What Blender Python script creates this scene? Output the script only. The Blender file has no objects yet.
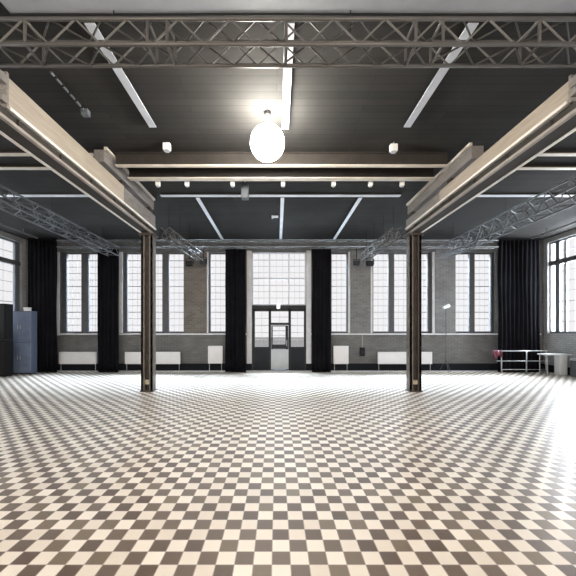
import bpy, bmesh, math, random
from mathutils import Vector, Matrix
random.seed(7)
S = bpy.context.scene
C = S.collection
F, VX, VY, H = 317.0, 277.0, 330.0, 1.75      # focal length, vanishing point, eye height
def X(px, D): return (px-VX)/F*D
def Z(py, D): return H+(VY-py)/F*D
DB = 13.5                                      # back wall
ZC = H+3.85                                    # ceiling
XL, XR, YR = -10.7, 11.35, -7.0

# ------------------------------------------------------------- materials
def mat(name, col, rough=0.6, metal=0.0, noise=0.0, nscale=6.0, bump=0.0, spec=0.5, col2=None, stretch=None):
    m = bpy.data.materials.new(name); m.use_nodes = True
    nt = m.node_tree; b = nt.nodes['Principled BSDF']
    b.inputs['Roughness'].default_value = rough
    b.inputs['Metallic'].default_value = metal
    b.inputs['Specular IOR Level'].default_value = spec
    c = (*col, 1)
    b.inputs['Base Color'].default_value = c
    if noise or bump or col2:
        tc = nt.nodes.new('ShaderNodeTexCoord'); mp = nt.nodes.new('ShaderNodeMapping')
        nt.links.new(tc.outputs['Object'], mp.inputs['Vector'])
        if stretch: mp.inputs['Scale'].default_value = stretch
        n = nt.nodes.new('ShaderNodeTexNoise'); n.inputs['Scale'].default_value = nscale
        n.inputs['Detail'].default_value = 5; n.inputs['Roughness'].default_value = 0.6
        nt.links.new(mp.outputs[0], n.inputs['Vector'])
        r = nt.nodes.new('ShaderNodeValToRGB')
        r.color_ramp.elements[0].position = 0.3; r.color_ramp.elements[1].position = 0.7
        if col2: lo, hi = col2, col
        else: lo, hi = tuple(x*(1-noise) for x in col), tuple(min(1, x*(1+noise)) for x in col)
        r.color_ramp.elements[0].color = (*lo, 1); r.color_ramp.elements[1].color = (*hi, 1)
        nt.links.new(n.outputs['Fac'], r.inputs[0]); nt.links.new(r.outputs[0], b.inputs['Base Color'])
        if bump:
            bp = nt.nodes.new('ShaderNodeBump'); bp.inputs['Strength'].default_value = bump
            bp.inputs['Distance'].default_value = 0.02
            nt.links.new(n.outputs['Fac'], bp.inputs['Height']); nt.links.new(bp.outputs[0], b.inputs['Normal'])
    return m

def brick_mat(name, c1, c2, mortar):
    m = bpy.data.materials.new(name); m.use_nodes = True
    nt = m.node_tree; b = nt.nodes['Principled BSDF']; b.inputs['Roughness'].default_value = 0.85
    tc = nt.nodes.new('ShaderNodeTexCoord'); sp = nt.nodes.new('ShaderNodeSeparateXYZ'); ad = nt.nodes.new('ShaderNodeMath'); cb = nt.nodes.new('ShaderNodeCombineXYZ')
    nt.links.new(tc.outputs['Object'], sp.inputs[0]); nt.links.new(sp.outputs[0], ad.inputs[0]); nt.links.new(sp.outputs[1], ad.inputs[1])
    nt.links.new(ad.outputs[0], cb.inputs[0]); nt.links.new(sp.outputs[2], cb.inputs[1])
    br = nt.nodes.new('ShaderNodeTexBrick'); nt.links.new(cb.outputs[0], br.inputs['Vector'])
    br.inputs['Scale'].default_value = 1.0; br.inputs['Brick Width'].default_value = 0.26; br.inputs['Row Height'].default_value = 0.085
    br.inputs['Mortar Size'].default_value = 0.008
    br.inputs['Color1'].default_value = (*c1, 1); br.inputs['Color2'].default_value = (*c2, 1); br.inputs['Mortar'].default_value = (*mortar, 1)
    n = nt.nodes.new('ShaderNodeTexNoise'); n.inputs['Scale'].default_value = 1.6; n.inputs['Detail'].default_value = 6
    nt.links.new(tc.outputs['Object'], n.inputs['Vector'])
    mr = nt.nodes.new('ShaderNodeMapRange'); mr.inputs[3].default_value = 0.6; mr.inputs[4].default_value = 1.35
    nt.links.new(n.outputs['Fac'], mr.inputs[0])
    mx = nt.nodes.new('ShaderNodeMix'); mx.data_type = 'RGBA'; mx.blend_type = 'MULTIPLY'; mx.inputs[0].default_value = 1
    nt.links.new(br.outputs['Color'], mx.inputs[6]); nt.links.new(mr.outputs[0], mx.inputs[7])
    nt.links.new(mx.outputs[2], b.inputs['Base Color'])
    bp = nt.nodes.new('ShaderNodeBump'); bp.inputs['Strength'].default_value = 0.4; bp.inputs['Distance'].default_value = 0.01
    nt.links.new(br.outputs['Fac'], bp.inputs['Height']); bp.invert = True; nt.links.new(bp.outputs[0], b.inputs['Normal'])
    return m

def floor_mat():
    t = 0.14
    m = bpy.data.materials.new('checker_tiles'); m.use_nodes = True
    nt = m.node_tree; L = nt.links.new; b = nt.nodes['Principled BSDF']
    def math_(op, a, bb=None):
        n = nt.nodes.new('ShaderNodeMath'); n.operation = op
        for i, v in enumerate((a, bb)):
            if v is None: continue
            if isinstance(v, (int, float)): n.inputs[i].default_value = v
            else: L(v, n.inputs[i])
        return n.outputs[0]
    tc = nt.nodes.new('ShaderNodeTexCoord'); sp = nt.nodes.new('ShaderNodeSeparateXYZ'); L(tc.outputs['Object'], sp.inputs[0])
    u = math_('ADD', math_('DIVIDE', sp.outputs[0], t), 200.273)
    v = math_('ADD', math_('DIVIDE', sp.outputs[1], t), 199.12+1)
    fu, fv = math_('FLOOR', u), math_('FLOOR', v)
    par = math_('MODULO', math_('ADD', fu, fv), 2.0)
    cu, cv = math_('FRACT', u), math_('FRACT', v)
    eu = math_('MINIMUM', cu, math_('SUBTRACT', 1.0, cu)); ev = math_('MINIMUM', cv, math_('SUBTRACT', 1.0, cv))
    edge = math_('LESS_THAN', math_('MINIMUM', eu, ev), 0.022)
    cb = nt.nodes.new('ShaderNodeCombineXYZ'); L(fu, cb.inputs[0]); L(fv, cb.inputs[1])
    wn = nt.nodes.new('ShaderNodeTexWhiteNoise'); wn.noise_dimensions = '2D'; L(cb.outputs[0], wn.inputs['Vector'])
    rl = nt.nodes.new('ShaderNodeValToRGB'); L(wn.outputs['Value'], rl.inputs[0])
    rl.color_ramp.elements[0].color = (0.72, 0.64, 0.55, 1); rl.color_ramp.elements[1].color = (0.84, 0.77, 0.68, 1)
    rd = nt.nodes.new('ShaderNodeValToRGB'); L(wn.outputs['Value'], rd.inputs[0])
    rd.color_ramp.elements[0].color = (0.105, 0.068, 0.046, 1); rd.color_ramp.elements[1].color = (0.19, 0.145, 0.092, 1)
    e = rd.color_ramp.elements.new(0.6); e.color = (0.145, 0.103, 0.074, 1)
    mx = nt.nodes.new('ShaderNodeMix'); mx.data_type = 'RGBA'; L(par, mx.inputs[0]); L(rl.outputs[0], mx.inputs[6]); L(rd.outputs[0], mx.inputs[7])
    gx = nt.nodes.new('ShaderNodeMix'); gx.data_type = 'RGBA'; L(edge, gx.inputs[0]); L(mx.outputs[2], gx.inputs[6]); gx.inputs[7].default_value = (0.40, 0.34, 0.30, 1)
    L(gx.outputs[2], b.inputs['Base Color'])
    n = nt.nodes.new('ShaderNodeTexNoise'); n.inputs['Scale'].default_value = 0.9; n.inputs['Detail'].default_value = 6
    L(tc.outputs['Object'], n.inputs['Vector'])
    mr = nt.nodes.new('ShaderNodeMapRange'); mr.inputs[3].default_value = 0.34; mr.inputs[4].default_value = 0.46
    L(n.outputs['Fac'], mr.inputs[0]); L(mr.outputs[0], b.inputs['Roughness'])
    b.inputs['Specular IOR Level'].default_value = 0.7
    bp = nt.nodes.new('ShaderNodeBump'); bp.inputs['Strength'].default_value = 0.25; bp.inputs['Distance'].default_value = 0.002; bp.invert = True
    L(edge, bp.inputs['Height']); L(bp.outputs[0], b.inputs['Normal'])
    return m

def plank_mat(name, col, w=0.16):
    m = bpy.data.materials.new(name); m.use_nodes = True
    nt = m.node_tree; L = nt.links.new; b = nt.nodes['Principled BSDF']; b.inputs['Roughness'].default_value = 0.8; b.inputs['Specular IOR Level'].default_value = 0.15
    tc = nt.nodes.new('ShaderNodeTexCoord')
    br = nt.nodes.new('ShaderNodeTexBrick'); L(tc.outputs['Object'], br.inputs['Vector'])
    br.inputs['Brick Width'].default_value = 3.0; br.inputs['Row Height'].default_value = w; br.inputs['Scale'].default_value = 1
    br.inputs['Mortar Size'].default_value = 0.006
    br.inputs['Color1'].default_value = (*[c*0.88 for c in col], 1); br.inputs['Color2'].default_value = (*[c*1.12 for c in col], 1)
    br.inputs['Mortar'].default_value = (*[c*0.6 for c in col], 1)
    n = nt.nodes.new('ShaderNodeTexNoise'); n.inputs['Scale'].default_value = 0.8; n.inputs['Detail'].default_value = 7
    L(tc.outputs['Object'], n.inputs['Vector'])
    mr = nt.nodes.new('ShaderNodeMapRange'); mr.inputs[3].default_value = 0.45; mr.inputs[4].default_value = 1.6; L(n.outputs['Fac'], mr.inputs[0])
    mx = nt.nodes.new('ShaderNodeMix'); mx.data_type = 'RGBA'; mx.blend_type = 'MULTIPLY'; mx.inputs[0].default_value = 1
    L(br.outputs['Color'], mx.inputs[6]); L(mr.outputs[0], mx.inputs[7]); L(mx.outputs[2], b.inputs['Base Color'])
    return m

def emis(name, col, s):
    m = bpy.data.materials.new(name); m.use_nodes = True
    b = m.node_tree.nodes['Principled BSDF']
    b.inputs['Base Color'].default_value = (0.9, 0.9, 0.9, 1)
    b.inputs['Emission Color'].default_value = (*col, 1); b.inputs['Emission Strength'].default_value = s
    return m

def glass_mat():
    m = bpy.data.materials.new('window_glass'); m.use_nodes = True
    nt = m.node_tree; nt.nodes.remove(nt.nodes['Principled BSDF'])
    t = nt.nodes.new('ShaderNodeBsdfTransparent'); t.inputs[0].default_value = (0.94, 0.94, 0.945, 1)
    g = nt.nodes.new('ShaderNodeBsdfGlossy'); g.inputs['Roughness'].default_value = 0.3
    mx = nt.nodes.new('ShaderNodeMixShader'); fr = nt.nodes.new('ShaderNodeFresnel'); fr.inputs[0].default_value = 1.12
    nt.links.new(fr.outputs[0], mx.inputs[0]); nt.links.new(t.outputs[0], mx.inputs[1]); nt.links.new(g.outputs[0], mx.inputs[2])
    nt.links.new(mx.outputs[0], nt.nodes['Material Output'].inputs[0])
    return m

M = dict(
    floor=floor_mat(), glass=glass_mat(),
    ceiling=plank_mat('dark_boarded_ceiling', (0.026, 0.025, 0.0245)),
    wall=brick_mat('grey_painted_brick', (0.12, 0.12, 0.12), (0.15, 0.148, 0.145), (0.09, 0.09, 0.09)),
    sidewall=brick_mat('pale_painted_brick', (0.32, 0.33, 0.34), (0.38, 0.385, 0.39), (0.25, 0.25, 0.25)),
    brown=brick_mat('brown_brick', (0.15, 0.13, 0.115), (0.10, 0.09, 0.08), (0.19, 0.175, 0.16)),
    greybrick=brick_mat('grey_brick', (0.17, 0.17, 0.17), (0.12, 0.12, 0.12), (0.20, 0.20, 0.20)),
    plaster=mat('pale_plaster', (0.55, 0.55, 0.57), 0.8, noise=0.12, nscale=3),
    skirt=mat('black_skirting', (0.010, 0.012, 0.015), 0.8, spec=.1),
    sideframe=mat('grey_side_window_metal', (0.12, 0.135, 0.155), 0.6),
    frame=mat('dark_window_metal', (0.07, 0.07, 0.075), 0.6, noise=0.2, nscale=9),
    muntin=mat('grey_glazing_bar', (0.50, 0.50, 0.53), 0.6),
    doorframe=mat('black_door_metal', (0.028, 0.03, 0.033), 0.7, spec=.2),
    doorpale=mat('pale_door_panel', (0.42, 0.45, 0.48), 0.5, noise=0.08, nscale=4),
    doordark=mat('dark_door_panel', (0.018, 0.021, 0.027), 0.7, noise=0.2, nscale=4, spec=.2),
    radiator=mat('white_radiator_enamel', (0.70, 0.70, 0.72), 0.4, noise=0.04, nscale=3),
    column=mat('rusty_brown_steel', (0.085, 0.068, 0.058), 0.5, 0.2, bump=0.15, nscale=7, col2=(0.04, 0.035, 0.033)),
    colface=mat('worn_side_lit_steel', (0.20, 0.175, 0.16), 0.5, 0.2, bump=0.1, nscale=8, col2=(0.09, 0.08, 0.075)),  # side light on the channel faces held in this lighter tone
    brass=mat('worn_yellow_paint', (0.42, 0.37, 0.27), 0.5, noise=0.3, nscale=9),
    girder=mat('dark_brown_girder_paint', (0.024, 0.019, 0.016), 0.75, 0.0, noise=0.3, nscale=4),
    dimedge=mat('dim_lit_edge_tone', (0.30, 0.27, 0.245), 0.6, noise=0.2, nscale=3),  # weaker lit-edge tone for the inner flange edges
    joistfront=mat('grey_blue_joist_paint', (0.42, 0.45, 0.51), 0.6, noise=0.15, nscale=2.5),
    edge=mat('lit_edge_tone', (0.80, 0.77, 0.73), 0.45, noise=0.2, nscale=3, stretch=(1, 0.6, 1)),  # brightness of the lit flange edges put into the colour
    timber=mat('beige_timber', (0.40, 0.345, 0.29), 0.6, col2=(0.29, 0.25, 0.205), nscale=3, stretch=(8, 0.6, 8)),
    greybox=mat('grey_brown_timber', (0.25, 0.23, 0.22), 0.6, col2=(0.13, 0.12, 0.115), nscale=4, stretch=(8, 0.8, 8)),
    xflange=mat('tan_flange_paint', (0.60, 0.55, 0.49), 0.5, noise=0.15, nscale=3),
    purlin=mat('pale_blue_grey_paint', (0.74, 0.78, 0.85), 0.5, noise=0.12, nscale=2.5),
    purlinweb=mat('dark_purlin_paint', (0.05, 0.05, 0.052), 0.5),
    alu=mat('dull_truss_aluminium', (0.085, 0.082, 0.08), 0.45, 0.3, noise=0.15, nscale=4),
    aludark=mat('dark_truss_steel', (0.14, 0.15, 0.165), 0.45, 0.3, noise=0.3, nscale=4),
    alulight=mat('bright_truss_brace', (0.13, 0.128, 0.125), 0.4, 0.3),
    cloth=mat('black_molton', (0.007, 0.007, 0.009), 0.95, noise=0.3, nscale=2, spec=0.03),
    raft=mat('pale_grey_panel', (0.25, 0.265, 0.30), 0.6, noise=0.22, nscale=0.7),
    black=mat('matt_black', (0.010, 0.010, 0.011), 0.7, spec=.2),
    grille=mat('black_speaker_grille', (0.008, 0.008, 0.009), 0.7, noise=0.4, nscale=60),
    blue=mat('blue_grey_laminate', (0.14, 0.175, 0.26), 0.45, noise=0.25, nscale=2.2),
    bluedark=mat('dark_blue_edge', (0.09, 0.115, 0.17), 0.45),
    chrome=mat('grey_metal', (0.45, 0.46, 0.48), 0.35, 0.5),
    white=mat('white_plastic', (0.8, 0.8, 0.8), 0.4),
    counter=mat('white_counter_laminate', (0.72, 0.75, 0.78), 0.4),
    pink=mat('dark_pink_cloth', (0.13, 0.03, 0.05), 0.8, noise=0.4, nscale=9),
    globe=emis('lit_globe', (1.0, 0.95, 0.84), 150.0),
    led=emis('small_lit_lens', (1.0, 0.98, 0.95), 1.2),
    outside=mat('pale_distant_render', (0.55, 0.60, 0.68), 0.8, noise=0.15, nscale=0.5),
    pave=mat('pale_paving', (0.35, 0.35, 0.35), 0.8),
)

# ------------------------------------------------------------- helpers
class MB:
    def __init__(s): s.bm = bmesh.new()
    def box(s, x0, x1, y0, y1, z0, z1):
        x0, x1 = sorted((x0, x1)); y0, y1 = sorted((y0, y1)); z0, z1 = sorted((z0, z1))
        v = [s.bm.verts.new(p) for p in ((x0,y0,z0),(x1,y0,z0),(x1,y1,z0),(x0,y1,z0),(x0,y0,z1),(x1,y0,z1),(x1,y1,z1),(x0,y1,z1))]
        for f in ((0,3,2,1),(4,5,6,7),(0,1,5,4),(1,2,6,5),(2,3,7,6),(3,0,4,7)): s.bm.faces.new([v[i] for i in f])
        return s
    def tube(s, a, b, r, n=10):
        a, b = Vector(a), Vector(b); d = b-a
        q = d.to_track_quat('Z', 'Y').to_matrix().to_4x4()
        mtx = Matrix.Translation((a+b)/2) @ q
        bmesh.ops.create_cone(s.bm, cap_ends=True, segments=n, radius1=r, radius2=r, depth=d.length, matrix=mtx)
        return s
    def cone(s, a, b, r1, r2, n=24, caps=True):
        a, b = Vector(a), Vector(b); d = b-a
        mtx = Matrix.Translation((a+b)/2) @ d.to_track_quat('Z', 'Y').to_matrix().to_4x4()
        bmesh.ops.create_cone(s.bm, cap_ends=caps, segments=n, radius1=r1, radius2=r2, depth=d.length, matrix=mtx)
        return s
    def sphere(s, c, r, sz=1.0):
        bmesh.ops.create_uvsphere(s.bm, u_segments=32, v_segments=18, radius=r, matrix=Matrix.Translation(c) @ Matrix.Diagonal((1,1,sz,1)))
        return s
    def build(s, name, m, parent=None, bevel=0, smooth=False):
        me = bpy.data.meshes.new(name); s.bm.to_mesh(me); s.bm.free()
        me.materials.append(m)
        o = bpy.data.objects.new(name, me); C.objects.link(o)
        if parent:
            o.parent = parent
            o.matrix_parent_inverse = Matrix.Translation(-Vector(parent.location))
        if bevel:
            bv = o.modifiers.new('bevel', 'BEVEL'); bv.width = bevel; bv.segments = 2; bv.limit_method = 'ANGLE'
        if smooth:
            for p in me.polygons: p.use_smooth = True
        return o
def tag(o, label, cat, group=None):
    o['label'] = label; o['category'] = cat
    if group: o['group'] = group
    return o
def thing(name, loc, label, cat, group=None):
    o = bpy.data.objects.new(name, None); C.objects.link(o); o.location = loc; o.empty_display_size = 0.2
    return tag(o, label, cat, group)
def struct(o, label=None, cat=None):
    o['kind'] = 'structure'
    o['label'] = label or ''; o['category'] = cat or ''
    return o
def copy_thing(o, loc, label):
    c = o.copy(); C.objects.link(c); c.location = loc; c['label'] = label
    for ch in list(o.children):
        d = ch.copy(); C.objects.link(d); d.parent = c
        for g in list(ch.children):
            e = g.copy(); C.objects.link(e); e.parent = d
    return c

# ------------------------------------------------------------- room shell
struct(MB().box(XL-0.4, XR+0.4, YR-0.4, DB+0.4, -0.2, 0).build('floor', M['floor']), 'checkerboard floor of beige and brown tiles', 'floor')
struct(MB().box(XL-0.4, XR+0.4, YR-0.4, DB+0.4, ZC, ZC+0.3).build('ceiling', M['ceiling']), 'dark boarded ceiling over the hall', 'ceiling')
WT = 0.35                                      # wall thickness
ZS, ZT = Z(333, DB), Z(252, DB)                # sill and head of back windows
def bx(a): return X(a, DB)
groups = [  # opening px, glass intervals px, label
    ((60, 97.5), [(65, 80), (87, 97)], 'tall two-light window left of the hall between two black drapes'),
    ((123, 184), [(126, 141), (147, 161.5), (168, 183)], 'tall three-light window behind the left column'),
    ((208.5, 226), [(210, 225)], 'tall single window left of the entrance drape'),
    ((330.5, 348), [(332, 347)], 'tall single window right of the entrance drape'),
    ((372.5, 432), [(374, 389.5), (395, 410), (416, 429)], 'tall three-light window behind the right column'),
    ((455, 495), [(456, 471), (476, 492.5)], 'tall two-light window beside the dark right corner'),
]
DOOR = (252, 306)
wb = MB()
edges = sorted([g[0] for g in groups] + [DOOR])
prev = XL-WT
for a, b in edges:
    wb.box(prev, bx(a), DB, DB+WT, 0, ZC)
    wb.box(bx(a), bx(b), DB, DB+WT, ZT, ZC)
    if (a, b) != DOOR: wb.box(bx(a), bx(b), DB, DB+WT, 0, ZS)
    prev = bx(b)
wb.box(prev, XR+WT, DB, DB+WT, 0, ZC)
struct(wb.build('wall_back', M['wall']), 'grey painted brick wall with tall windows', 'wall')

def side_wall(name, x0, x1, ops, z0, z1, lab, m):
    w = MB(); p = YR
    for a, b in ops:
        w.box(x0, x1, p, a, 0, ZC); w.box(x0, x1, a, b, 0, z0); w.box(x0, x1, a, b, z1, ZC); p = b
    w.box(x0, x1, p, DB, 0, ZC)
    struct(w.build(name, m), lab, 'wall')
ZT2 = H+3.65
sideops = [(-6.2+2.5*i, -4.2+2.5*i) for i in range(7)] + [(11.45, 13.3)]
side_wall('wall_left', XL-WT, XL, sideops, ZS, ZT2, 'pale painted brick side wall on the left', M['sidewall'])
side_wall('wall_right', XR, XR+WT, sideops, ZS, ZT2, 'pale painted brick side wall on the right', M['sidewall'])
rearops = [(-9.2+3.1*i, -7.0+3.1*i) for i in range(6)]
w = MB(); p = XL-WT
for a, b in rearops:
    w.box(p, a, YR-WT, YR, 0, ZC); w.box(a, b, YR-WT, YR, 0, ZS); w.box(a, b, YR-WT, YR, ZT2, ZC); p = b
w.box(p, XR+WT, YR-WT, YR, 0, ZC)
struct(w.build('wall_rear', M['sidewall']), 'pale wall behind the viewer', 'wall')

# skirting along the back wall, split at the door
for i, (a, b) in enumerate(((XL, bx(252)), (bx(306), XR))):
    struct(MB().box(a, b, DB-0.05, DB, 0, Z(363.5, DB)).build('baseboard_back_left' if i == 0 else 'baseboard_back_right', M['skirt'], bevel=0.006), 'black skirting along the back wall', 'baseboard')
struct(MB().box(XR-0.04, XR, 11.0, DB-0.06, 0, 0.3).build('baseboard_right', M['skirt'], bevel=0.006), 'black skirting on the right wall', 'baseboard')
struct(MB().box(XL, XR, DB-0.14, DB-0.051, 0.0, 0.03).build('trim_1', M['plaster']), 'pale kerb strip at the foot of the back wall', 'trim')
# pale reveals beside door bay and windows
n = 1
for a, b, z0, z1 in ((247, 251.7, 0, ZT+.05), (306.3, 311, 0, ZT+.05), (57, 59.8, ZS-.1, ZT), (432.3, 434.5, ZS, ZT), (119.5, 122.8, ZS, ZT), (347.3+.9, 350, ZS, ZT), (226.2,228,ZS,ZT), (207, 208.3, ZS, ZT), (370.5, 372.3, ZS, ZT)):
    n += 1
    struct(MB().box(bx(a), bx(b), DB-0.04, DB, z0, z1).build('trim_%d' % n, M['plaster']), 'pale plastered window surround', 'trim')
# ledge below the window line
n += 1
struct(MB().box(bx(30), bx(251), DB-0.07, DB, ZS-0.08, ZS-0.02).build('trim_%d' % n, M['plaster'], bevel=.005), 'pale sill ledge along the left half of the back wall', 'trim'); n += 1
struct(MB().box(bx(307), bx(540), DB-0.07, DB, ZS-0.08, ZS-0.02).build('trim_%d' % n, M['plaster'], bevel=.005), 'pale sill ledge along the right half of the back wall', 'trim')
# brick piers between windows
for a, b, mm, lab in ((184.2, 206.8, 'brown', 'brown bare brick pier left of the entrance'), (350.2, 370.3, 'greybrick', 'grey bare brick pier right of the entrance'), (434.7, 454.8, 'greybrick', 'grey bare brick pier near the right corner')):
    n += 1
    struct(MB().box(bx(a), bx(b), DB-0.06, DB, ZS-0.02, ZT+0.05).build('trim_%d' % n, M[mm]), lab, 'brick pier')

# ------------------------------------------------------------- windows
def glazing(par, along, fixed, glass, z0, z1, rows, cols=3, th=0.018, axis='x'):
    """one lit opening: pane and its grid of glazing bars"""
    a, b = glass
    def box(mb, u0, u1, d0, d1, za, zb):
        if axis == 'x': mb.box(u0, u1, fixed+d0, fixed+d1, za, zb)
        else: mb.box(fixed+d0, fixed+d1, u0, u1, za, zb)
    g = MB(); box(g, a, b, -0.003, 0.003, z0, z1); g.build('glass_pane', M['glass'], par)
    m = MB()
    for i in range(cols+1):
        u = a+(b-a)*i/cols; box(m, u-th*.35, u+th*.35, -0.004, 0.004, z0, z1)
    for j in range(rows+1):
        z = z0+(z1-z0)*j/rows; t = th*(2.2 if j % 4 == 3 else 1.4); box(m, a, b, -0.005, 0.005, z-t/2, z+t/2)
    m.build('glazing_bar', M['muntin'], par)
WD = DB+0.16
k = 0
for (a, b), gl, lab in groups:
    k += 1
    r = bpy.data.objects.new('window_%d' % k, None); C.objects.link(r); r.location = ((bx(a)+bx(b))/2, WD, ZS)
    struct(r, lab, 'window')
    f = MB(); p = a
    for g0, g1 in gl:
        if g0-p > 0.1: f.box(bx(p), bx(g0), WD-0.07, WD+0.07, ZS, ZT)
        f.box(bx(g0), bx(g1), WD-0.05, WD+0.05, ZS, ZS+0.06); f.box(bx(g0), bx(g1), WD-0.05, WD+0.05, ZT-0.06, ZT)
        p = g1
    if b-p > 0.1: f.box(bx(p), bx(b), WD-0.07, WD+0.07, ZS, ZT)
    f.build('window_frame', M['frame'], r)
    for g0, g1 in gl: glazing(r, None, WD, (bx(g0), bx(g1)), ZS+0.06, ZT-0.06, 12)
def side_window(name, x, a, b, lab, full=True):
    global k
    k += 1
    r = bpy.data.objects.new('window_%d' % k, None); C.objects.link(r); r.location = (x, (a+b)/2, ZS); struct(r, lab, 'window')
    zt = Z(256, 11.87); wdt = b-a
    MB().box(x-.09, x+.09, a, b, zt-.09, zt+.09).build('transom_bar', M['frame'], r)
    gl = [(a+.05, a+wdt*0.60), (a+wdt*0.64, a+wdt*0.76), (a+wdt*0.86, b-.04)] if x > 0 else [(a+.05, b-.22)]
    f = MB(); p = a
    f.box(x-.05, x+.05, a, b, ZS, ZS+.06).box(x-.05, x+.05, a, b, ZT2-.06, ZT2)
    for g0, g1 in gl: f.box(x-.05, x+.05, p, g0, ZS, ZT2); p = g1
    f.box(x-.05, x+.05, p, b, ZS, ZT2)
    f.build('window_frame', M['sideframe'], r)
    for g0, g1 in gl: glazing(r, None, x, (g0, g1), ZS+.06, ZT2-.06, 9, cols=3 if g1-g0 > .6 else 1, axis='y', th=.014)
for i, (a, b) in enumerate(sideops):
    last = i == len(sideops)-1
    side_window('w', XR+0.15, a, b, 'side window with a dark transom bar in the right corner' if last else 'tall side window on the right wall')
    side_window('w', XL-0.15, a, b, 'side window with a dark transom bar above the blue cabinet' if last else 'tall side window on the left wall')
for a, b in rearops:
    k += 1
    r = bpy.data.objects.new('window_%d' % k, None); C.objects.link(r); r.location = ((a+b)/2, YR-0.15, ZS); struct(r, 'tall window in the wall behind the viewer', 'window')
    f = MB(); f.box(a, a+.06, YR-.2, YR-.1, ZS, ZT2).box(b-.06, b, YR-.2, YR-.1, ZS, ZT2).box(a, b, YR-.2, YR-.1, ZT2-.06, ZT2).box(a, b, YR-.2, YR-.1, ZS, ZS+.06)
    f.build('window_frame', M['frame'], r); glazing(r, None, YR-.15, (a+.06, b-.06), ZS+.06, ZT2-.06, 10, 6)

# ------------------------------------------------------------- entrance: transom window and door
k += 1
r = bpy.data.objects.new('window_%d' % k, None); C.objects.link(r); r.location = (bx(279), WD, Z(305, DB)); struct(r, 'large gridded window above the entrance door', 'window')
z0, z1 = Z(305, DB), ZT
f = MB()
for a, b in ((252, 253), (269, 270), (288.5, 289.5), (305, 306)): f.box(bx(a), bx(b), WD-.05, WD+.05, z0, z1)
f.box(bx(252), bx(306), WD-.05, WD+.05, z1-.04, z1).box(bx(252), bx(306), WD-.05, WD+.05, z0, z0+.04).box(bx(252), bx(306), WD-.04, WD+.04, Z(278.8, DB), Z(277.2, DB))
f.build('window_frame', M['muntin'], r)
for g in ((253, 269), (270, 288.5), (289.5, 305)): glazing(r, None, WD, (bx(g[0]), bx(g[1])), z0+.04, z1-.04, 8, 3)
r = bpy.data.objects.new('door_1', None); C.objects.link(r); r.location = (bx(279), WD, 0); struct(r, 'dark framed glazed entrance door with side lights', 'door')
f = MB()
f.box(bx(252), bx(306), WD-.12, WD+.08, Z(308.3, DB), Z(305.3, DB))
for a, b in ((252, 254.6), (268.6, 271), (288.6, 291), (304.2, 306)): f.box(bx(a), bx(b), WD-.06, WD+.06, 0, Z(308.3, DB))
f.box(bx(252), bx(306), WD-.06, WD+.06, Z(311, DB), Z(308.3, DB))
f.box(bx(271), bx(288.6), WD-.07, WD+.07, Z(325, DB), Z(322.8, DB))
for a, b in ((254.6, 268.6), (291, 304.2)): f.box(bx(a), bx(b), WD-.05, WD+.05, Z(349, DB), Z(347, DB))
f.build('door_frame', M['doorframe'], r)
for a, b in ((254.6, 268.6), (291, 304.2)):
    MB().box(bx(a), bx(b), WD-.04, WD+.04, 0, Z(349, DB)).build('kick_panel', M['doordark'], r)
    glazing(r, None, WD, (bx(a), bx(b)), Z(347, DB), Z(311, DB), 5, 2)
glazing(r, None, WD, (bx(271), bx(288.6)), Z(322.8, DB), Z(311, DB), 2, 2)
f = MB(); a, b = 271.3, 288.3
f.box(bx(a), bx(272.6), WD-.05, WD+.03, .02, Z(325.4, DB)).box(bx(285.6), bx(b), WD-.05, WD+.03, .02, Z(325.4, DB))
f.box(bx(272.6), bx(285.6), WD-.05, WD+.03, Z(349, DB), Z(344.6, DB)).box(bx(272.6), bx(285.6), WD-.05, WD+.03, Z(326.2, DB), Z(325.4, DB))
lf = f.build('door_leaf', M['doorframe'], r)
MB().box(bx(269.5), bx(289.2), WD-.055, WD+.02, .06, Z(349.5, DB)).build('lower_panel', M['doorpale'], r, bevel=.01)
glazing(r, None, WD, (bx(272.6), bx(285.6)), Z(344.6, DB), Z(326.2, DB), 4, 2)
h = MB(); h.tube((bx(286.8), WD-.12, Z(346, DB)), (bx(286.8), WD-.12, Z(340, DB)), .015); h.tube((bx(286.8), WD-.12, Z(345, DB)), (bx(286.8), WD-.05, Z(345, DB)), .01)
h.tube((bx(286.8), WD-.12, Z(341, DB)), (bx(286.8), WD-.05, Z(341, DB)), .01); h.build('door_handle', M['chrome'], r)
struct(MB().box(bx(252), bx(306), DB-.02, DB+WT, 0, .035).build('trim_40', M['skirt']), 'dark threshold under the entrance door', 'trim')
# small white lamp over the door
t = thing('bulkhead_lamp', (bx(278.3), DB-.02, Z(307, DB)), 'small white lamp above the entrance door', 'lamp')
MB().box(bx(276.6), bx(280.2), DB-.05, DB+.06, Z(308.8, DB), Z(303.5, DB)).build('housing', M['white'], t, bevel=.02)
MB().box(bx(277), bx(279.8), DB-.065, DB-.051, Z(308.2, DB), Z(304.2, DB)).build('lens', M['led'], t, bevel=.005)

# ------------------------------------------------------------- outside
ga = MB().box(-60, 60, -60, 90, -0.6, -0.3).build('exterior_ground', M['pave']); ga['kind'] = 'structure'; ga['label'] = 'pale paving outside the hall'; ga['category'] = 'ground'

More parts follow.
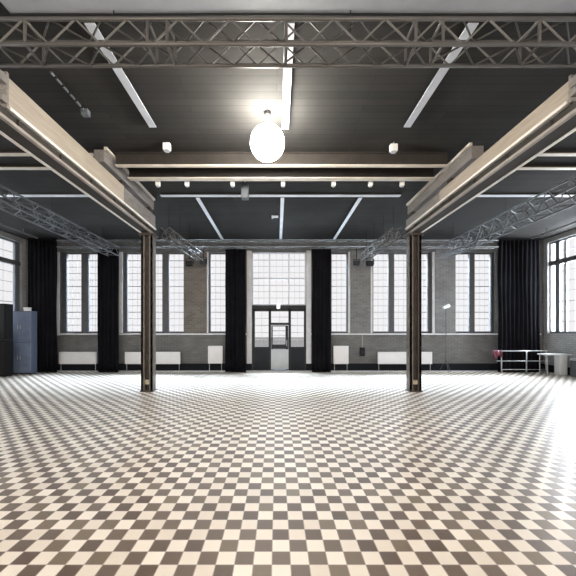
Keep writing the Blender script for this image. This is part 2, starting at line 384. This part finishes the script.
# ------------------------------------------------------------- drapes
def drape(a, b, lab, y=13.02, zt=None, mx=None, folds=None):
    x0, x1 = X(a, y), X(b, y); zt = zt or H+3.33
    w = x1-x0; nf = folds or max(4, int(w/0.16)); N = nf*10; rows = 14
    bm = bmesh.new(); vs = []
    ph = random.random()*6
    for j in range(rows+1):
        zz = .02+(zt-.02)*j/rows; row = []
        for i in range(N+1):
            u = i/N
            amp = .045*(1-.35*j/rows)*(1+.35*math.sin(u*9+ph))
            row.append(bm.verts.new((x0+w*u+.012*math.sin(j*.7+u*11+ph), y+amp*math.sin(u*nf*2*math.pi+.35*math.sin(j*.4+ph)), zz)))
        vs.append(row)
    for j in range(rows):
        for i in range(N): bm.faces.new((vs[j][i], vs[j][i+1], vs[j+1][i+1], vs[j+1][i]))
    me = bpy.data.meshes.new('drape'); bm.to_mesh(me); bm.free(); me.materials.append(M['cloth'])
    for p in me.polygons: p.use_smooth = True
    t = thing('drape', ((x0+x1)/2, y, 0), lab, 'curtain', 'black floor-length drapes')
    o = bpy.data.objects.new('curtain_cloth', me); C.objects.link(o); o.parent = t; o.matrix_parent_inverse = Matrix.Translation(-t.location)
    s = o.modifiers.new('th', 'SOLIDIFY'); s.thickness = .008
    MB().box(x0, x1, y-.03, y+.03, zt-.03, zt+.05).build('header_band', M['cloth'], t)
    MB().tube((x0-.01, y, .03), (x1+.01, y, .03), .012).build('hem_weight', M['black'], t)
drape(28, 57, 'wide black drape in the left corner beside the blue cabinet', zt=H+3.72)
drape(97.8, 118.5, 'black drape between the two leftmost windows of the back wall')
drape(225.5, 246, 'black drape just left of the entrance door')
drape(312, 331, 'black drape just right of the entrance door')
drape(498, 540, 'wide black drape in the right corner behind the railing', zt=H+3.72)

# ------------------------------------------------------------- radiators
def radiator(a, b, ya, yb, lab):
    y0 = DB-.07; x0, x1 = X(a, y0-.1), X(b, y0-.1); z1, z0 = Z(ya, y0-.1), Z(yb, y0-.1)
    t = thing('radiator', ((x0+x1)/2, y0-.06, z0), lab, 'radiator', 'white radiators on the back wall')
    MB().box(x0, x1, y0-.12, y0-.09, z0, z1).build('front_panel', M['radiator'], t, bevel=.006)
    MB().box(x0+.01, x1-.01, y0-.03, y0, z0, z1).build('rear_panel', M['radiator'], t, bevel=.006)
    g = MB(); nn = int((x1-x0)/.05)
    for i in range(nn): xx = x0+.03+i*(x1-x0-.06)/max(1, nn-1); g.box(xx-.004, xx+.004, y0-.09, y0-.03, z0+.02, z1-.01)
    g.build('fins', M['radiator'], t)
    MB().box(x0, x1, y0-.12, y0, z1-.012, z1+.004).build('top_grille', M['radiator'], t)
    MB().tube((x0+.05, y0-.05, .0), (x0+.05, y0-.05, z0+.03), .012).build('supply_pipe', M['chrome'], t)
    MB().tube((x1-.05, y0-.05, .0), (x1-.05, y0-.05, z0+.03), .012).build('return_pipe', M['chrome'], t)
radiator(59, 96, 352, 364, 'low white radiator under the leftmost back window')
radiator(125, 180, 352, 364, 'long low white radiator behind the left column')
radiator(208, 222.5, 346, 363.5, 'tall narrow white radiator left of the entrance')
radiator(333.5, 348.5, 346, 364, 'tall narrow white radiator right of the entrance')
radiator(378, 432, 352, 364, 'long low white radiator behind the right column')

# ------------------------------------------------------------- columns
def column(xa, xb, lab, mleft, mright):
    D = 9.1; x0, x1 = X(xa, D), X(xb, D); y0, y1 = 9.0, 9.24; top = H+2.75; xc = (x0+x1)/2
    t = thing('steel_column', (xc, D, 0), lab, 'column', 'steel columns carrying the girders')
    MB().box(x0, x0+.07, y0, y1, .03, top).box(x0, x0+.10, y0, y0+.02, .03, top).build('channel', M[mleft], t, bevel=.004)
    MB().box(x1-.07, x1, y0, y1, .03, top).box(x1-.10, x1, y0, y0+.02, .03, top).build('channel', M[mright], t, bevel=.004)
    MB().box(x0+.07, x1-.07, y0+.14, y0+.165, .03, top).build('web', M['column'], t)
    for z in [.9, 1.9, 2.9, 3.9]: MB().box(x0+.07, x1-.07, y0+.10, y0+.138, z, z+.12).build('batten', M['column'], t)
    MB().box(x0-.02, x1+.02, y0-.03, y1+.03, 0, .03).build('base_plate', M['column'], t, bevel=.004)
    MB().box(x0+.10, x1-.10, y0+.02, y0+.138, .20, .32).build('collar', M['brass'], t, bevel=.006)
    MB().box(x0-.05, x1+.05, y0-.06, y1+.06, top-.06, top-.002).build('cap_plate', M['column'], t, bevel=.004)
    for z in [.5+.25*i for i in range(16)]:
        for xx in (x0+.035, x1-.035): MB().tube((xx, y0-.012, z), (xx, y0+.01, z), .012, 8).build('rivet', M['colface'], t)
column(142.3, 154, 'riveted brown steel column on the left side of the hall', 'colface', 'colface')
column(408.3, 420, 'riveted dark steel column on the right side of the hall', 'colface', 'column')  # left channel toned as lit, right one dark

# ------------------------------------------------------------- long girders above the columns
def long_girder(xc, hw, lab, lab2, lab3, ystart, ytan, tz0, tz1, bz0, bz1, bstart, sgn):
    zb = H+2.75
    t = thing('long_girder', (xc, 9.1, zb), lab, 'girder', 'long steel girders')
    MB().box(xc-hw, xc+hw, ystart, 9.4, zb, zb+.025).box(xc-.12, xc+.12, ystart, 9.4, zb+.145, zb+.165).build('flange_plate', M['girder'], t)
    for s in (-1, 1): MB().box(xc+s*(hw-.05), xc+s*(hw+.008), ystart, 9.4, zb-.012, zb+.035).build('lit_edge', M['edge' if s == -sgn else 'dimedge'], t, bevel=.004)  # strips coloured as flange edges catching light
    for s in (-1, 1): MB().box(xc+s*.10, xc+s*.12, ystart, 9.4, zb+.025, zb+.145).build('web', M['girder'], t)
    for i in range(14):
        y = ystart+.5+i*(9.0-ystart)/14
        for s in (-1, 1): MB().box(xc+s*.121, xc+s*(hw-.01), y, y+.02, zb+.026, zb+.144).build('stiffener', M['girder'], t)
    # beige timber beam lying on the girder
    xi = xc+sgn*hw*.8; xo = xc-sgn*.12
    o = MB().box(xi, xo, ytan, 7.4, H+tz0, H+tz1)
    t2 = thing('timber_beam', (xc, 6, H+tz0), lab2, 'beam')
    o.build('timber', M['timber'], t2, bevel=.012)
    MB().box(xi+sgn*.025, xi-sgn*.03, ytan+.02, 7.4, H+tz0-.045, H+tz0-.001).build('edge_strip', M['edge'], t2)
    for i in range(5):
        y = ytan+.1+i*.7; MB().box(xc-.08, xc+.08, y, y+.12, zb+.166, H+tz0-.001).build('packer', M['girder'], t2)
    br = MB().box(xi+sgn*.02, xo-sgn*.03, ytan-.04, ytan+.0, H+tz0-.05, H+tz1+.04).box(xi+sgn*.03, xi-sgn*.05, ytan-.16, ytan-.04, H+tz1-.14, H+tz1-.02).box(xi+sgn*.03, xi-sgn*.03, ytan-.12, ytan-.04, H+tz0, H+tz0+.10)
    br.build('end_bracket', M['greybox'], t2, bevel=.008)
    t3 = thing('lintel_beam', (xc, 8.3, H+tz0), lab3, 'beam')
    MB().box(xi, xo, 7.41, 9.3, H+tz0, H+tz1-.02).build('timber', M['greybox'], t3, bevel=.01)
    MB().box(xi+sgn*.025, xi-sgn*.04, 7.41, 9.3, H+tz0-.045, H+tz0-.001).build('edge_strip', M['edge'], t3)
    # short beam seated high against the ceiling
    t4 = thing('short_beam', (xc, 7.8, H+bz0), 'short grey-brown beam under the ceiling above the %s girder' % ('left' if xc < 0 else 'right'), 'beam', 'short beams above the girders')
    MB().box(xi-sgn*.02, xo, bstart, 9.25, H+bz0, H+bz1-.07).build('timber', M['greybox'], t4, bevel=.012)
    MB().box(xi+sgn*.015, xi-sgn*.05, bstart+.02, 9.25, H+bz1-.06, H+bz1).build('top_batten', M['edge'] if 0 else M['xflange'], t4, bevel=.005)
    MB().box(xi-sgn*.05, xo, 9.0, 9.2, H+tz1+.001, H+bz0-.001).build('packer', M['girder'], t4)
    MB().box(xi-sgn*.05, xo, bstart+.8, bstart+.95, H+tz1+.001, H+bz0-.001).build('packer', M['girder'], t4)
long_girder(-3.70, .165, 'long steel girder with flange edges coloured as lit, on the left column', 'long beige timber beam lying on the left girder', 'grey-brown end of timber over the left column', -3, 4.2, 2.97, 3.36, 3.50, 3.83, 6.6, 1)
long_girder(3.925, .175, 'long steel girder with flange edges coloured as lit, on the right column', 'long beige timber beam lying on the right girder', 'grey-brown end of timber over the right column', -3, 4.1, 2.98, 3.24, 3.36, 3.68, 6.2, -1)

# ------------------------------------------------------------- cross beams and purlins
def ibeam(name, lab, x0, x1, y, zb, zt, fl, group=None, cat='beam', fm='xflange'):
    t = thing(name, ((x0+x1)/2, y, zb), lab, cat, group)
    MB().box(x0, x1, y-fl/2, y+fl/2, zb, zb+.02).build('bottom_flange', M[fm], t)
    MB().box(x0, x1, y-.01, y+.01, zb+.02, zt-.02).build('web', M['girder'], t)
    MB().box(x0, x1, y-fl/2, y+fl/2, zt-.02, zt).build('top_flange', M['girder'], t)
g = 'steel cross beams under the ceiling'
ibeam('cross_beam', 'steel cross beam spanning between the girders just behind the lit globe', -3.5, 3.7, 6.90, H+3.56, ZC, .10, g)
ibeam('cross_beam', 'second steel cross beam spanning between the girders, behind the one by the globe', -3.5, 3.7, 7.50, H+3.56, ZC, .16, g)
for s, a, b in (('left', XL, -3.95), ('right', 4.15, XR)):
    ibeam('cross_beam', 'nearer pale-edged cross beam between the %s girder and the side wall' % s, a, b, 6.85, H+3.80-.02, ZC, .10, g)
    ibeam('cross_beam', 'farther pale-edged cross beam between the %s girder and the side wall' % s, a, b, 7.42, H+3.80-.03, ZC, .10, g)
ibeam('ceiling_purlin', 'pale purlin crossing the hall at the columns', -3.3, 3.5, 9.0, H+3.80, ZC, .12, 'pale purlins', 'purlin', 'purlin')
ibeam('ceiling_purlin', 'pale purlin from the left girder to the left wall, level with the columns', XL, -3.95, 9.0, H+3.80, ZC, .12, 'pale purlins', 'purlin', 'purlin')
ibeam('ceiling_purlin', 'pale purlin from the right girder to the right wall, level with the columns', 4.2, XR, 9.0, H+3.80, ZC, .12, 'pale purlins', 'purlin', 'purlin')
def joist(x, y0, y1, lab, w=.125):
    t = thing('ceiling_joist', (x, (y0+y1)/2, ZC-.1), lab, 'joist', 'pale-edged ceiling joists')
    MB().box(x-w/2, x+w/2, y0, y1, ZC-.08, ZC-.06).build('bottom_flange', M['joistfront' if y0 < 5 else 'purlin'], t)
    MB().box(x-.02, x+.02, y0, y1, ZC-.06, ZC).build('web', M['purlinweb'], t)
    return t
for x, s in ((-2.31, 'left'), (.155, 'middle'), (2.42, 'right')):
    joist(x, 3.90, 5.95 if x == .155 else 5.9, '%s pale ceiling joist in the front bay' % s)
    jo = joist(x if x > 0 and x < 1 else x*.985, 9.07, 13.15, '%s pale ceiling joist in the bay behind the columns' % s, .105)
    if s == 'middle':
        arm = MB().box(X(272, 10.7), X(278.2, 10.7), 10.66, 10.74, Z(217.5, 10.7), Z(215.8, 10.7)).build('side_arm', M['purlin'], jo)
        MB().box(X(271.6, 10.7), X(273.2, 10.7), 10.64, 10.76, Z(218.3, 10.7), Z(215, 10.7)).build('end_cap', M['purlin'], arm, bevel=.006)
# dark conduits and boxes on the ceiling
def conduit(x, y0, y1, lab):
    t = thing('ceiling_conduit', (x, y0, ZC-.04), lab, 'conduit', 'dark conduits on the ceiling')
    MB().tube((x, y0, ZC-.03), (x, y1, ZC-.03), .018).build('pipe', M['aludark'], t)
    for i in range(5):
        y = y0+(y1-y0)*(i+.5)/5; MB().box(x-.03, x+.03, y-.015, y+.015, ZC-.05, ZC).build('clip', M['black'], t)
    MB().box(x-.06, x+.06, y1, y1+.10, ZC-.10, ZC).build('end_box', M['sideframe'], t, bevel=.008)
conduit(-3.35, 4.7, 5.5, 'thin dark conduit on the ceiling near the left girder')
def jbox(px, py, D, lab, w=.1, h=.1, m='white'):
    x, z = X(px, D), Z(py, D)
    t = thing('ceiling_spotlight', (x, D, ZC), lab, 'spotlight', 'small pale spotlights under the ceiling')
    MB().box(x-w/2, x+w/2, D-.05, D+.05, z-h/2, z+h/2).build('housing', M[m], t, bevel=.012)
    MB().tube((x, D, z+h/2), (x, D, ZC), .012).build('stem', M['chrome'], t)
    MB().cone((x, D, z-h/2-.02), (x, D, z-h/2), w*.38, w*.30).build('lens', M['chrome'], t)
jbox(167, 147, 6.5, 'small pale spotlight at the end of the left front joist', .15, .14)
jbox(393.5, 148, 6.5, 'small pale spotlight at the end of the right front joist', .15, .14)
for px, lab in ((158, 'small pale spotlight next to the left girder'), (187, 'small pale spotlight under the cross beam, second from the left girder'), (370.5, 'small pale spotlight under the cross beam, second from the right girder'), (232.5, 'small pale spotlight just left of the hanging grey box'), (283, 'small pale spotlight under the cross beam in the middle of the hall'), (333.5, 'small pale spotlight in the right half, between middle and right joists'), (402, 'small pale spotlight next to the right girder')):
    jbox(px, 183.5, 7.72, lab, .10, .12)
t = thing('hanging_box', (X(245, 8.2), 8.2, ZC), 'pale grey box hanging from the ceiling behind the globe lamp', 'box')
MB().box(X(241.5, 8.2), X(248.5, 8.2), 8.1, 8.3, Z(199, 8.2), Z(184, 8.2)).build('housing', M['sideframe'], t, bevel=.015)
MB().tube((X(245, 8.2), 8.2, Z(184, 8.2)), (X(245, 8.2), 8.2, ZC), .015).build('hanger', M['chrome'], t)
# pale panel filling the ceiling over the viewer
t = thing('ceiling_panel', (.2, 2, ZC-.05), 'large pale grey panel under the ceiling above the near truss', 'panel')
MB().box(-3.2, 3.57, .2, 3.80, ZC-.06, ZC-.03).build('panel', M['raft'], t, bevel=.01)
f = MB().box(-3.26, 3.63, 3.80, 3.89, ZC-.075, ZC).box(-3.26, 3.63, .14, .2, ZC-.075, ZC).box(-3.26, -3.2, .2, 3.8, ZC-.075, ZC).box(3.57, 3.63, .2, 3.8, ZC-.075, ZC)
f.build('edge_frame', M['black'], t)

# ------------------------------------------------------------- trusses
def truss(lab, p0, p1, s, bay, mc='alu', ml='alulight', r=.025, group=None, plates=(), name='lighting_truss', sv=None, hang=(.08, .36, .64, .92)):
    """box truss; p0/p1 centre points; runs along x or y"""
    p0, p1 = Vector(p0), Vector(p1); d = (p1-p0); L_ = d.length; d.normalize()
    side = Vector((0, 0, 1)).cross(d); side.normalize(); up = Vector((0, 0, 1)); hs = s/2; hv = (sv or s)/2
    t = thing(name, p0, lab, 'truss', group)
    cor = [(-1, -1), (1, -1), (-1, 1), (1, 1)]
    for a, b in cor:
        o = side*a*hs+up*b*hv
        MB().tube(p0+o, p1+o, r, 10).build('chord', M[mc], t, smooth=True)
    n_ = int(round(L_/bay)); st = L_/n_
    for (a1, b1), (a2, b2), mm in (((-1, -1), (-1, 1), ml), ((1, -1), (1, 1), ml), ((-1, -1), (1, -1), mc), ((-1, 1), (1, 1), mc)):
        m = MB()
        for i in range(n_):
            A = side*a1*hs+up*b1*hv; B = side*a2*hs+up*b2*hv
            if i % 2: A, B = B, A
            m.tube(p0+d*st*i+A, p0+d*st*(i+1)+B, r*.5, 6)
        m.build('bracing', M[mm], t)
    for u in hang:
        q = p0+(p1-p0)*u+up*hv; MB().tube(q, (q.x, q.y, ZC-.003), .006, 6).build('suspension_cable', M['black'], t)
    for x in plates:
        m = MB()
        q = p0+d*x
        for (a1, b1), (a2, b2) in (((-1,-1),(-1,1)), ((1,-1),(1,1)), ((-1,-1),(1,-1)), ((-1,1),(1,1))):
            m.tube(q+side*a1*hs+up*b1*hv, q+side*a2*hs+up*b2*hv, r*.8, 8)
        m.build('end_frame', M[mc], t)
    return t
# near truss across the picture, hung close above the viewer
xs = X(232, 3.75)
bay = .295
x0 = xs-bay*17; x1 = xs+bay*17
pl = [X(p, 3.75)-x0 for p in (34, 152, 171, 286, 411, 437, 530)]
truss('near aluminium box truss spanning the whole width under the ceiling', (x0, 3.76, H+3.40), (x1, 3.76, H+3.40), .29, bay, group='box trusses', plates=pl, r=.022)
truss('dark box truss running lengthwise between left girder and left wall', (-6.5, 3.0, H+3.12), (-6.5, 12.6, H+3.12), .42, .3, 'aludark', 'aludark', .024, 'box trusses', sv=.34)
truss('dark box truss running lengthwise between right girder and right wall', (6.6, 3.0, H+3.08), (6.6, 12.6, H+3.08), .42, .3, 'aludark', 'aludark', .024, 'box trusses', sv=.42)
truss('box truss along the back wall above the drapes', (X(59, 12.78), 12.78, H+3.45), (X(496, 12.78), 12.78, H+3.45), .26, .26, 'alu', 'alu', .024, 'box trusses')
truss('short box truss from the left column head to the back wall', (-3.35, 9.5, H+2.93), (-3.05, 12.5, H+2.88), .26, .26, 'alu', 'alulight', .022, 'box trusses')
truss('short box truss from the right column head to the back wall', (3.6, 9.5, H+2.93), (3.45, 12.5, H+2.88), .26, .26, 'alu', 'alulight', .022, 'box trusses')
t = thing('side_rail', (-9.6, 8, H+3.7), 'grey pipe rail under the ceiling beside the left wall', 'rail', 'pipe rails')
MB().tube((-9.6, 5, H+3.68), (-9.6, 12.7, H+3.68), .03).build('pipe', M['alulight'], t)
for y in (6, 8, 10, 12): MB().tube((-9.6, y, H+3.70), (-9.6, y, ZC), .012).build('hanger', M['aludark'], t)
t = thing('side_rail', (10.2, 8, H+3.7), 'grey pipe rail under the ceiling beside the right wall', 'rail', 'pipe rails')
MB().tube((10.2, 5, H+3.68), (10.2, 12.7, H+3.68), .03).build('pipe', M['alulight'], t)
for y in (6, 8, 10, 12): MB().tube((10.2, y, H+3.70), (10.2, y, ZC), .012).build('hanger', M['aludark'], t)

# black floodlights at the ends of the short trusses
def flood(px, py, D, lab, tilt=0.3, s=1.0):
    x, z = X(px, D), Z(py, D)
    t = thing('floodlight', (x, D, z), lab, 'floodlight', 'black floodlights by the back wall')
    MB().box(x-.16*s, x+.16*s, D-.10, D+.10, z-.12*s, z+.12*s).build('housing', M['black'], t, bevel=.02)
    MB().box(x-.13*s, x+.13*s, D-.115, D-.101, z-.09*s, z+.09*s).build('lens', M['grille'], t)
    f = MB(); f.box(x-.19*s, x-.17*s, D-.02, D+.02, z-.03, z+.22*s).box(x+.17*s, x+.19*s, D-.02, D+.02, z-.03, z+.22*s).box(x-.19*s, x+.19*s, D-.02, D+.02, z+.20*s, z+.22*s)
    f.build('yoke', M['black'], t)
    MB().tube((x, D, z+.22*s), (x, D, H+3.31), .018).build('hanging_pole', M['black'], t)
flood(203.5, 261.5, 12.85, 'black floodlight high on the brown brick pier', s=.8)
flood(189.5, 263.5, 12.85, 'black floodlight beside the brown pier, closer to the left column', s=.85)
flood(370, 263.5, 12.85, 'black floodlight at the end of the right short truss', s=.85)
flood(356.5, 263, 12.86, 'black floodlight high on the grey pier right of the entrance', s=.7)

# ------------------------------------------------------------- lit globe lamp
LD = 5.6; lx, lz = X(267.5, LD), Z(143, LD)
t = thing('globe_lamp', (lx, LD, ZC), 'large white-lit globe lamp hanging under the ceiling near the middle', 'lamp')
MB().sphere((lx, LD, lz), .30).build('globe', M['globe'], t, smooth=True)
MB().tube((lx, LD, lz+.30), (lx, LD, ZC-.05), .008).build('rod', M['chrome'], t)
MB().cone((lx, LD, ZC-.05), (lx, LD, ZC), .05, .07).build('ceiling_rose', M['black'], t)

# ------------------------------------------------------------- left corner: black speaker and blue cabinet
t = thing('speaker_stack', (-10.3, 12.1, 0), 'tall black speaker cabinet against the left wall', 'speaker')
for z0, z1 in ((0.02, 1.36), (1.38, 2.74)):
    MB().box(XL+.04, -10.15, 11.85, 12.2, z0, z1).build('cabinet', M['black'], t, bevel=.015)
    MB().box(XL+.08, -10.19, 11.835, 11.849, z0+.05, z1-.05).build('grille', M['grille'], t)
MB().box(XL+.06, -10.17, 11.87, 12.18, 0, .02).build('foot_plate', M['black'], t)
t = thing('storage_cabinet', (-10.0, 12.8, 0), 'tall blue-grey storage cabinet in the left corner', 'cabinet')
cx0, cx1, cy0, ct = -10.6, X(31.5, 12.5), 12.5, 2.5
MB().box(cx0, cx1, cy0, 12.8, .04, ct).build('body', M['bluedark'], t, bevel=.006)
xm = (cx0+cx1)/2
for a, b in ((cx0+.02, xm-.006), (xm+.006, cx1-.02)):
    for z0, z1 in ((.08, 1.24), (1.27, 2.46)):
        d = MB().box(a, b, cy0-.02, cy0-.001, z0, z1).build('door', M['blue'], t, bevel=.004)
        hx = b-.05 if b < xm else a+.05
        MB().tube((hx, cy0-.045, (z0+z1)/2-.08), (hx, cy0-.045, (z0+z1)/2+.08), .008).build('handle', M['chrome'], d)
MB().box(cx0+.02, cx1-.02, cy0+.02, 12.78, 0, .04).build('plinth', M['black'], t)
t = thing('small_box', (X(26, 12.5), 12.6, ct), 'small white box on top of the blue cabinet', 'box')
MB().box(X(23.5, 12.6), X(28.5, 12.6), 12.6, 12.75, ct+.002, ct+.12).build('carton', M['white'], t, bevel=.01)
MB().box(X(23.2, 12.6), X(28.8, 12.6), 12.59, 12.76, ct+.122, ct+.15).build('lid', M['white'], t, bevel=.006)

# ------------------------------------------------------------- right corner: railing, counter, cloth, light stand
RD = 12.75
t = thing('railing', (X(518, RD), RD, 0), 'grey metal railing with two rails in front of the right corner drape', 'railing')
zr = Z(351, RD)
for px in (501.5, 526.5, 546): 
    o = MB().tube((X(px, RD), RD, 0.012), (X(px, RD), RD, zr), .022).build('post', M['chrome'], t, smooth=True)
    MB().cone((X(px, RD), RD, 0), (X(px, RD), RD, .012), .06, .06).build('foot', M['chrome'], o)
MB().tube((X(495, RD), RD, zr), (X(547, RD), RD, zr), .022).build('top_rail', M['chrome'], t, smooth=True)
MB().tube((X(497, RD), RD, Z(361, RD)), (X(546, RD), RD, Z(361, RD)), .016).build('middle_rail', M['chrome'], t, smooth=True)
MB().tube((X(501.5, RD), RD, .16), (X(546, RD), RD, .16), .014).build('bottom_rail', M['chrome'], t, smooth=True)
# cloth over the railing end
bm = bmesh.new(); N = 14; R_ = 16; vs = []
for i in range(N+1):
    row = []
    for j in range(R_+1):
        u = i/N; v = j/R_*2-1
        sgn = -1 if v < 0 else 1
        yy = RD + sgn*(.035+.025*math.sin(u*13+j*.3)) * min(1, abs(v)*6)
        zz = zr+.03 - abs(v)*(.26+.08*math.sin(u*7))
        row.append(bm.verts.new((X(493, RD)+u*.34+.015*math.sin(j*.9), yy, zz)))
    vs.append(row)
for i in range(N):
    for j in range(R_): bm.faces.new((vs[i][j], vs[i+1][j], vs[i+1][j+1], vs[i][j+1]))
me = bpy.data.meshes.new('draped_cloth'); bm.to_mesh(me); bm.free(); me.materials.append(M['pink'])
for p in me.polygons: p.use_smooth = True
o = bpy.data.objects.new('draped_cloth', me); C.objects.link(o); s = o.modifiers.new('th', 'SOLIDIFY'); s.thickness = .012
tag(o, 'dark pink cloth hung over the left end of the railing', 'cloth')
t = thing('white_counter', (11.0, 12.3, 0), 'white counter table against the right wall beside the railing', 'table')
MB().box(10.30, 11.28, 12.1, 12.55, .78, .83).build('tabletop', M['counter'], t, bevel=.008)
MB().box(10.93, 11.23, 12.25, 12.5, 0, .779).build('pedestal', M['counter'], t, bevel=.01)
for y in (12.14, 12.5): MB().tube((10.36, y, 0), (10.36, y, .78), .016).build('leg', M['chrome'], t)
t = thing('equipment_case', (11.1, 11.8, 0), 'low grey case against the right wall in front of the white counter', 'case')
MB().box(10.95, 11.29, 11.45, 11.85, 0.03, .62).build('body', M['frame'], t, bevel=.015)
MB().box(10.94, 11.295, 11.44, 11.86, .622, .70).build('lid', M['chrome'], t, bevel=.012)
for x in (11.0, 11.24):
    for y in (11.5, 11.8): MB().tube((x-.012, y, .03), (x+.012, y, .03), .028).build('caster', M['black'], t)
SX, SD = X(446, 13.1), 13.1
t = thing('light_stand', (SX, SD, 0), 'slim grey stand with a small white lamp head before the right grey pier', 'light stand')
MB().tube((SX, SD, .35), (SX, SD, Z(307, SD)), .014).build('pole', M['frame'], t)
for a in (0.5, 2.6, 4.7):
    MB().tube((SX, SD, .55), (SX+.28*math.cos(a), SD+.2*math.sin(a), .015), .010).build('leg', M['frame'], t)
MB().cone((SX-.14, SD-.05, Z(308, SD)), (SX+.12, SD-.02, Z(305.5, SD)), .06, .075).build('lamp_head', M['white'], t, bevel=.01)
t = thing('wall_box', (bx(362), DB-.03, Z(351, DB)), 'small black box on the wall below the grey pier right of the entrance', 'wall box')
MB().box(bx(359.5), bx(364.5), DB-.09, DB-.002, Z(356, DB), Z(347.5, DB)).build('housing', M['black'], t, bevel=.01)
MB().box(bx(360.5), bx(363.5), DB-.105, DB-.091, Z(354, DB), Z(350, DB)).build('cover', M['doordark'], t, bevel=.004)
MB().tube((bx(362), DB-.03, Z(347.6, DB)), (bx(362), DB-.03, ZS-.09), .01).build('conduit', M['chrome'], t)

# ------------------------------------------------------------- light
w = bpy.data.worlds.new('sky'); S.world = w; w.use_nodes = True
bg = w.node_tree.nodes['Background']; bg.inputs[0].default_value = (1.0, 0.99, 1.0, 1); bg.inputs[1].default_value = 1.08
def area(name, loc, rot, sx, sy, e, col):
    l = bpy.data.lights.new(name, 'AREA'); l.shape = 'RECTANGLE'; l.size = sx; l.size_y = sy; l.energy = e; l.color = col
    o = bpy.data.objects.new(name, l); C.objects.link(o); o.location = loc; o.rotation_euler = rot
    return o
zh = (ZS+ZT2)/2; hh = ZT2-ZS
for i, (a, b) in enumerate(sideops):
    area('daylight_right', (XR+.45, (a+b)/2, zh), (0, math.radians(90), 0), hh, b-a, 75 if i < 7 else 1000, (.90, .95, 1))
    area('daylight_left', (XL-.45, (a+b)/2, zh), (0, math.radians(-90), 0), hh, b-a, 60, (.90, .95, 1))
area('low_sky_fill', (0, 20, 10.2), (math.radians(-62), 0, 0), 26, 6, 7500, (.82, .91, 1))  # added panel above the sight line, gives the far floor its sheen
area('high_sky_fill', (0, 19.5, 14), (math.radians(-52), 0, 0), 26, 6, 100000, (.70, .86, 1))  # second added panel, steeper, brightens the floor near the back wall
for a, b in rearops:
    area('rear_warm_fill', ((a+b)/2, YR-.45, zh), (math.radians(90), 0, 0), b-a, hh, 270, (1, .88, .74))  # warm fill added behind the viewer for the near floor
def point(loc, e, col, r=.3):
    l = bpy.data.lights.new('warm_near_fill', 'POINT'); l.energy = e; l.color = col; l.shadow_soft_size = r
    o = bpy.data.objects.new('warm_near_fill', l); C.objects.link(o); o.location = loc
point((-3.0, .8, 4.6), 250, (1, .86, .70)); point((3.0, .8, 4.6), 250, (1, .86, .70)); point((0, -3.5, 4.6), 330, (1, .86, .70))  # unseen warm fill added over the near floor, without fixtures

# cool fill spots added by the back truss to lift the far floor
for i, x in enumerate((-9.2, -7.2, -5.2, -3, -1, 1, 3, 5.2, 7.2, 9.2)):
    l = bpy.data.lights.new('far_floor_fill', 'SPOT'); l.energy = 130 if x < 4 else 200; l.color = (.66, .85, 1); l.spot_size = math.radians(125); l.spot_blend = .9; l.shadow_soft_size = .12
    o = bpy.data.objects.new('far_floor_fill', l); C.objects.link(o); o.location = (x, 12.45, H+3.25); o.rotation_euler = (math.radians(-24), 0, 0)
# ------------------------------------------------------------- camera
cam = bpy.data.cameras.new('camera'); co = bpy.data.objects.new('camera', cam); C.objects.link(co)
co.location = (0, 0, H); co.rotation_euler = (math.radians(90), 0, 0)
cam.sensor_width = 36; cam.lens = F/576*36; cam.shift_x = (288-VX)/576; cam.shift_y = (VY-288)/576
cam.clip_start = .05; cam.clip_end = 300
S.camera = co
S.view_settings.view_transform = 'Standard'; S.view_settings.look = 'None'; S.view_settings.gamma = 1; S.view_settings.exposure = -0.10
S.view_settings.use_curve_mapping = False
S.cycles.use_denoising = True
S.cycles.max_bounces = 8; S.cycles.transparent_max_bounces = 12
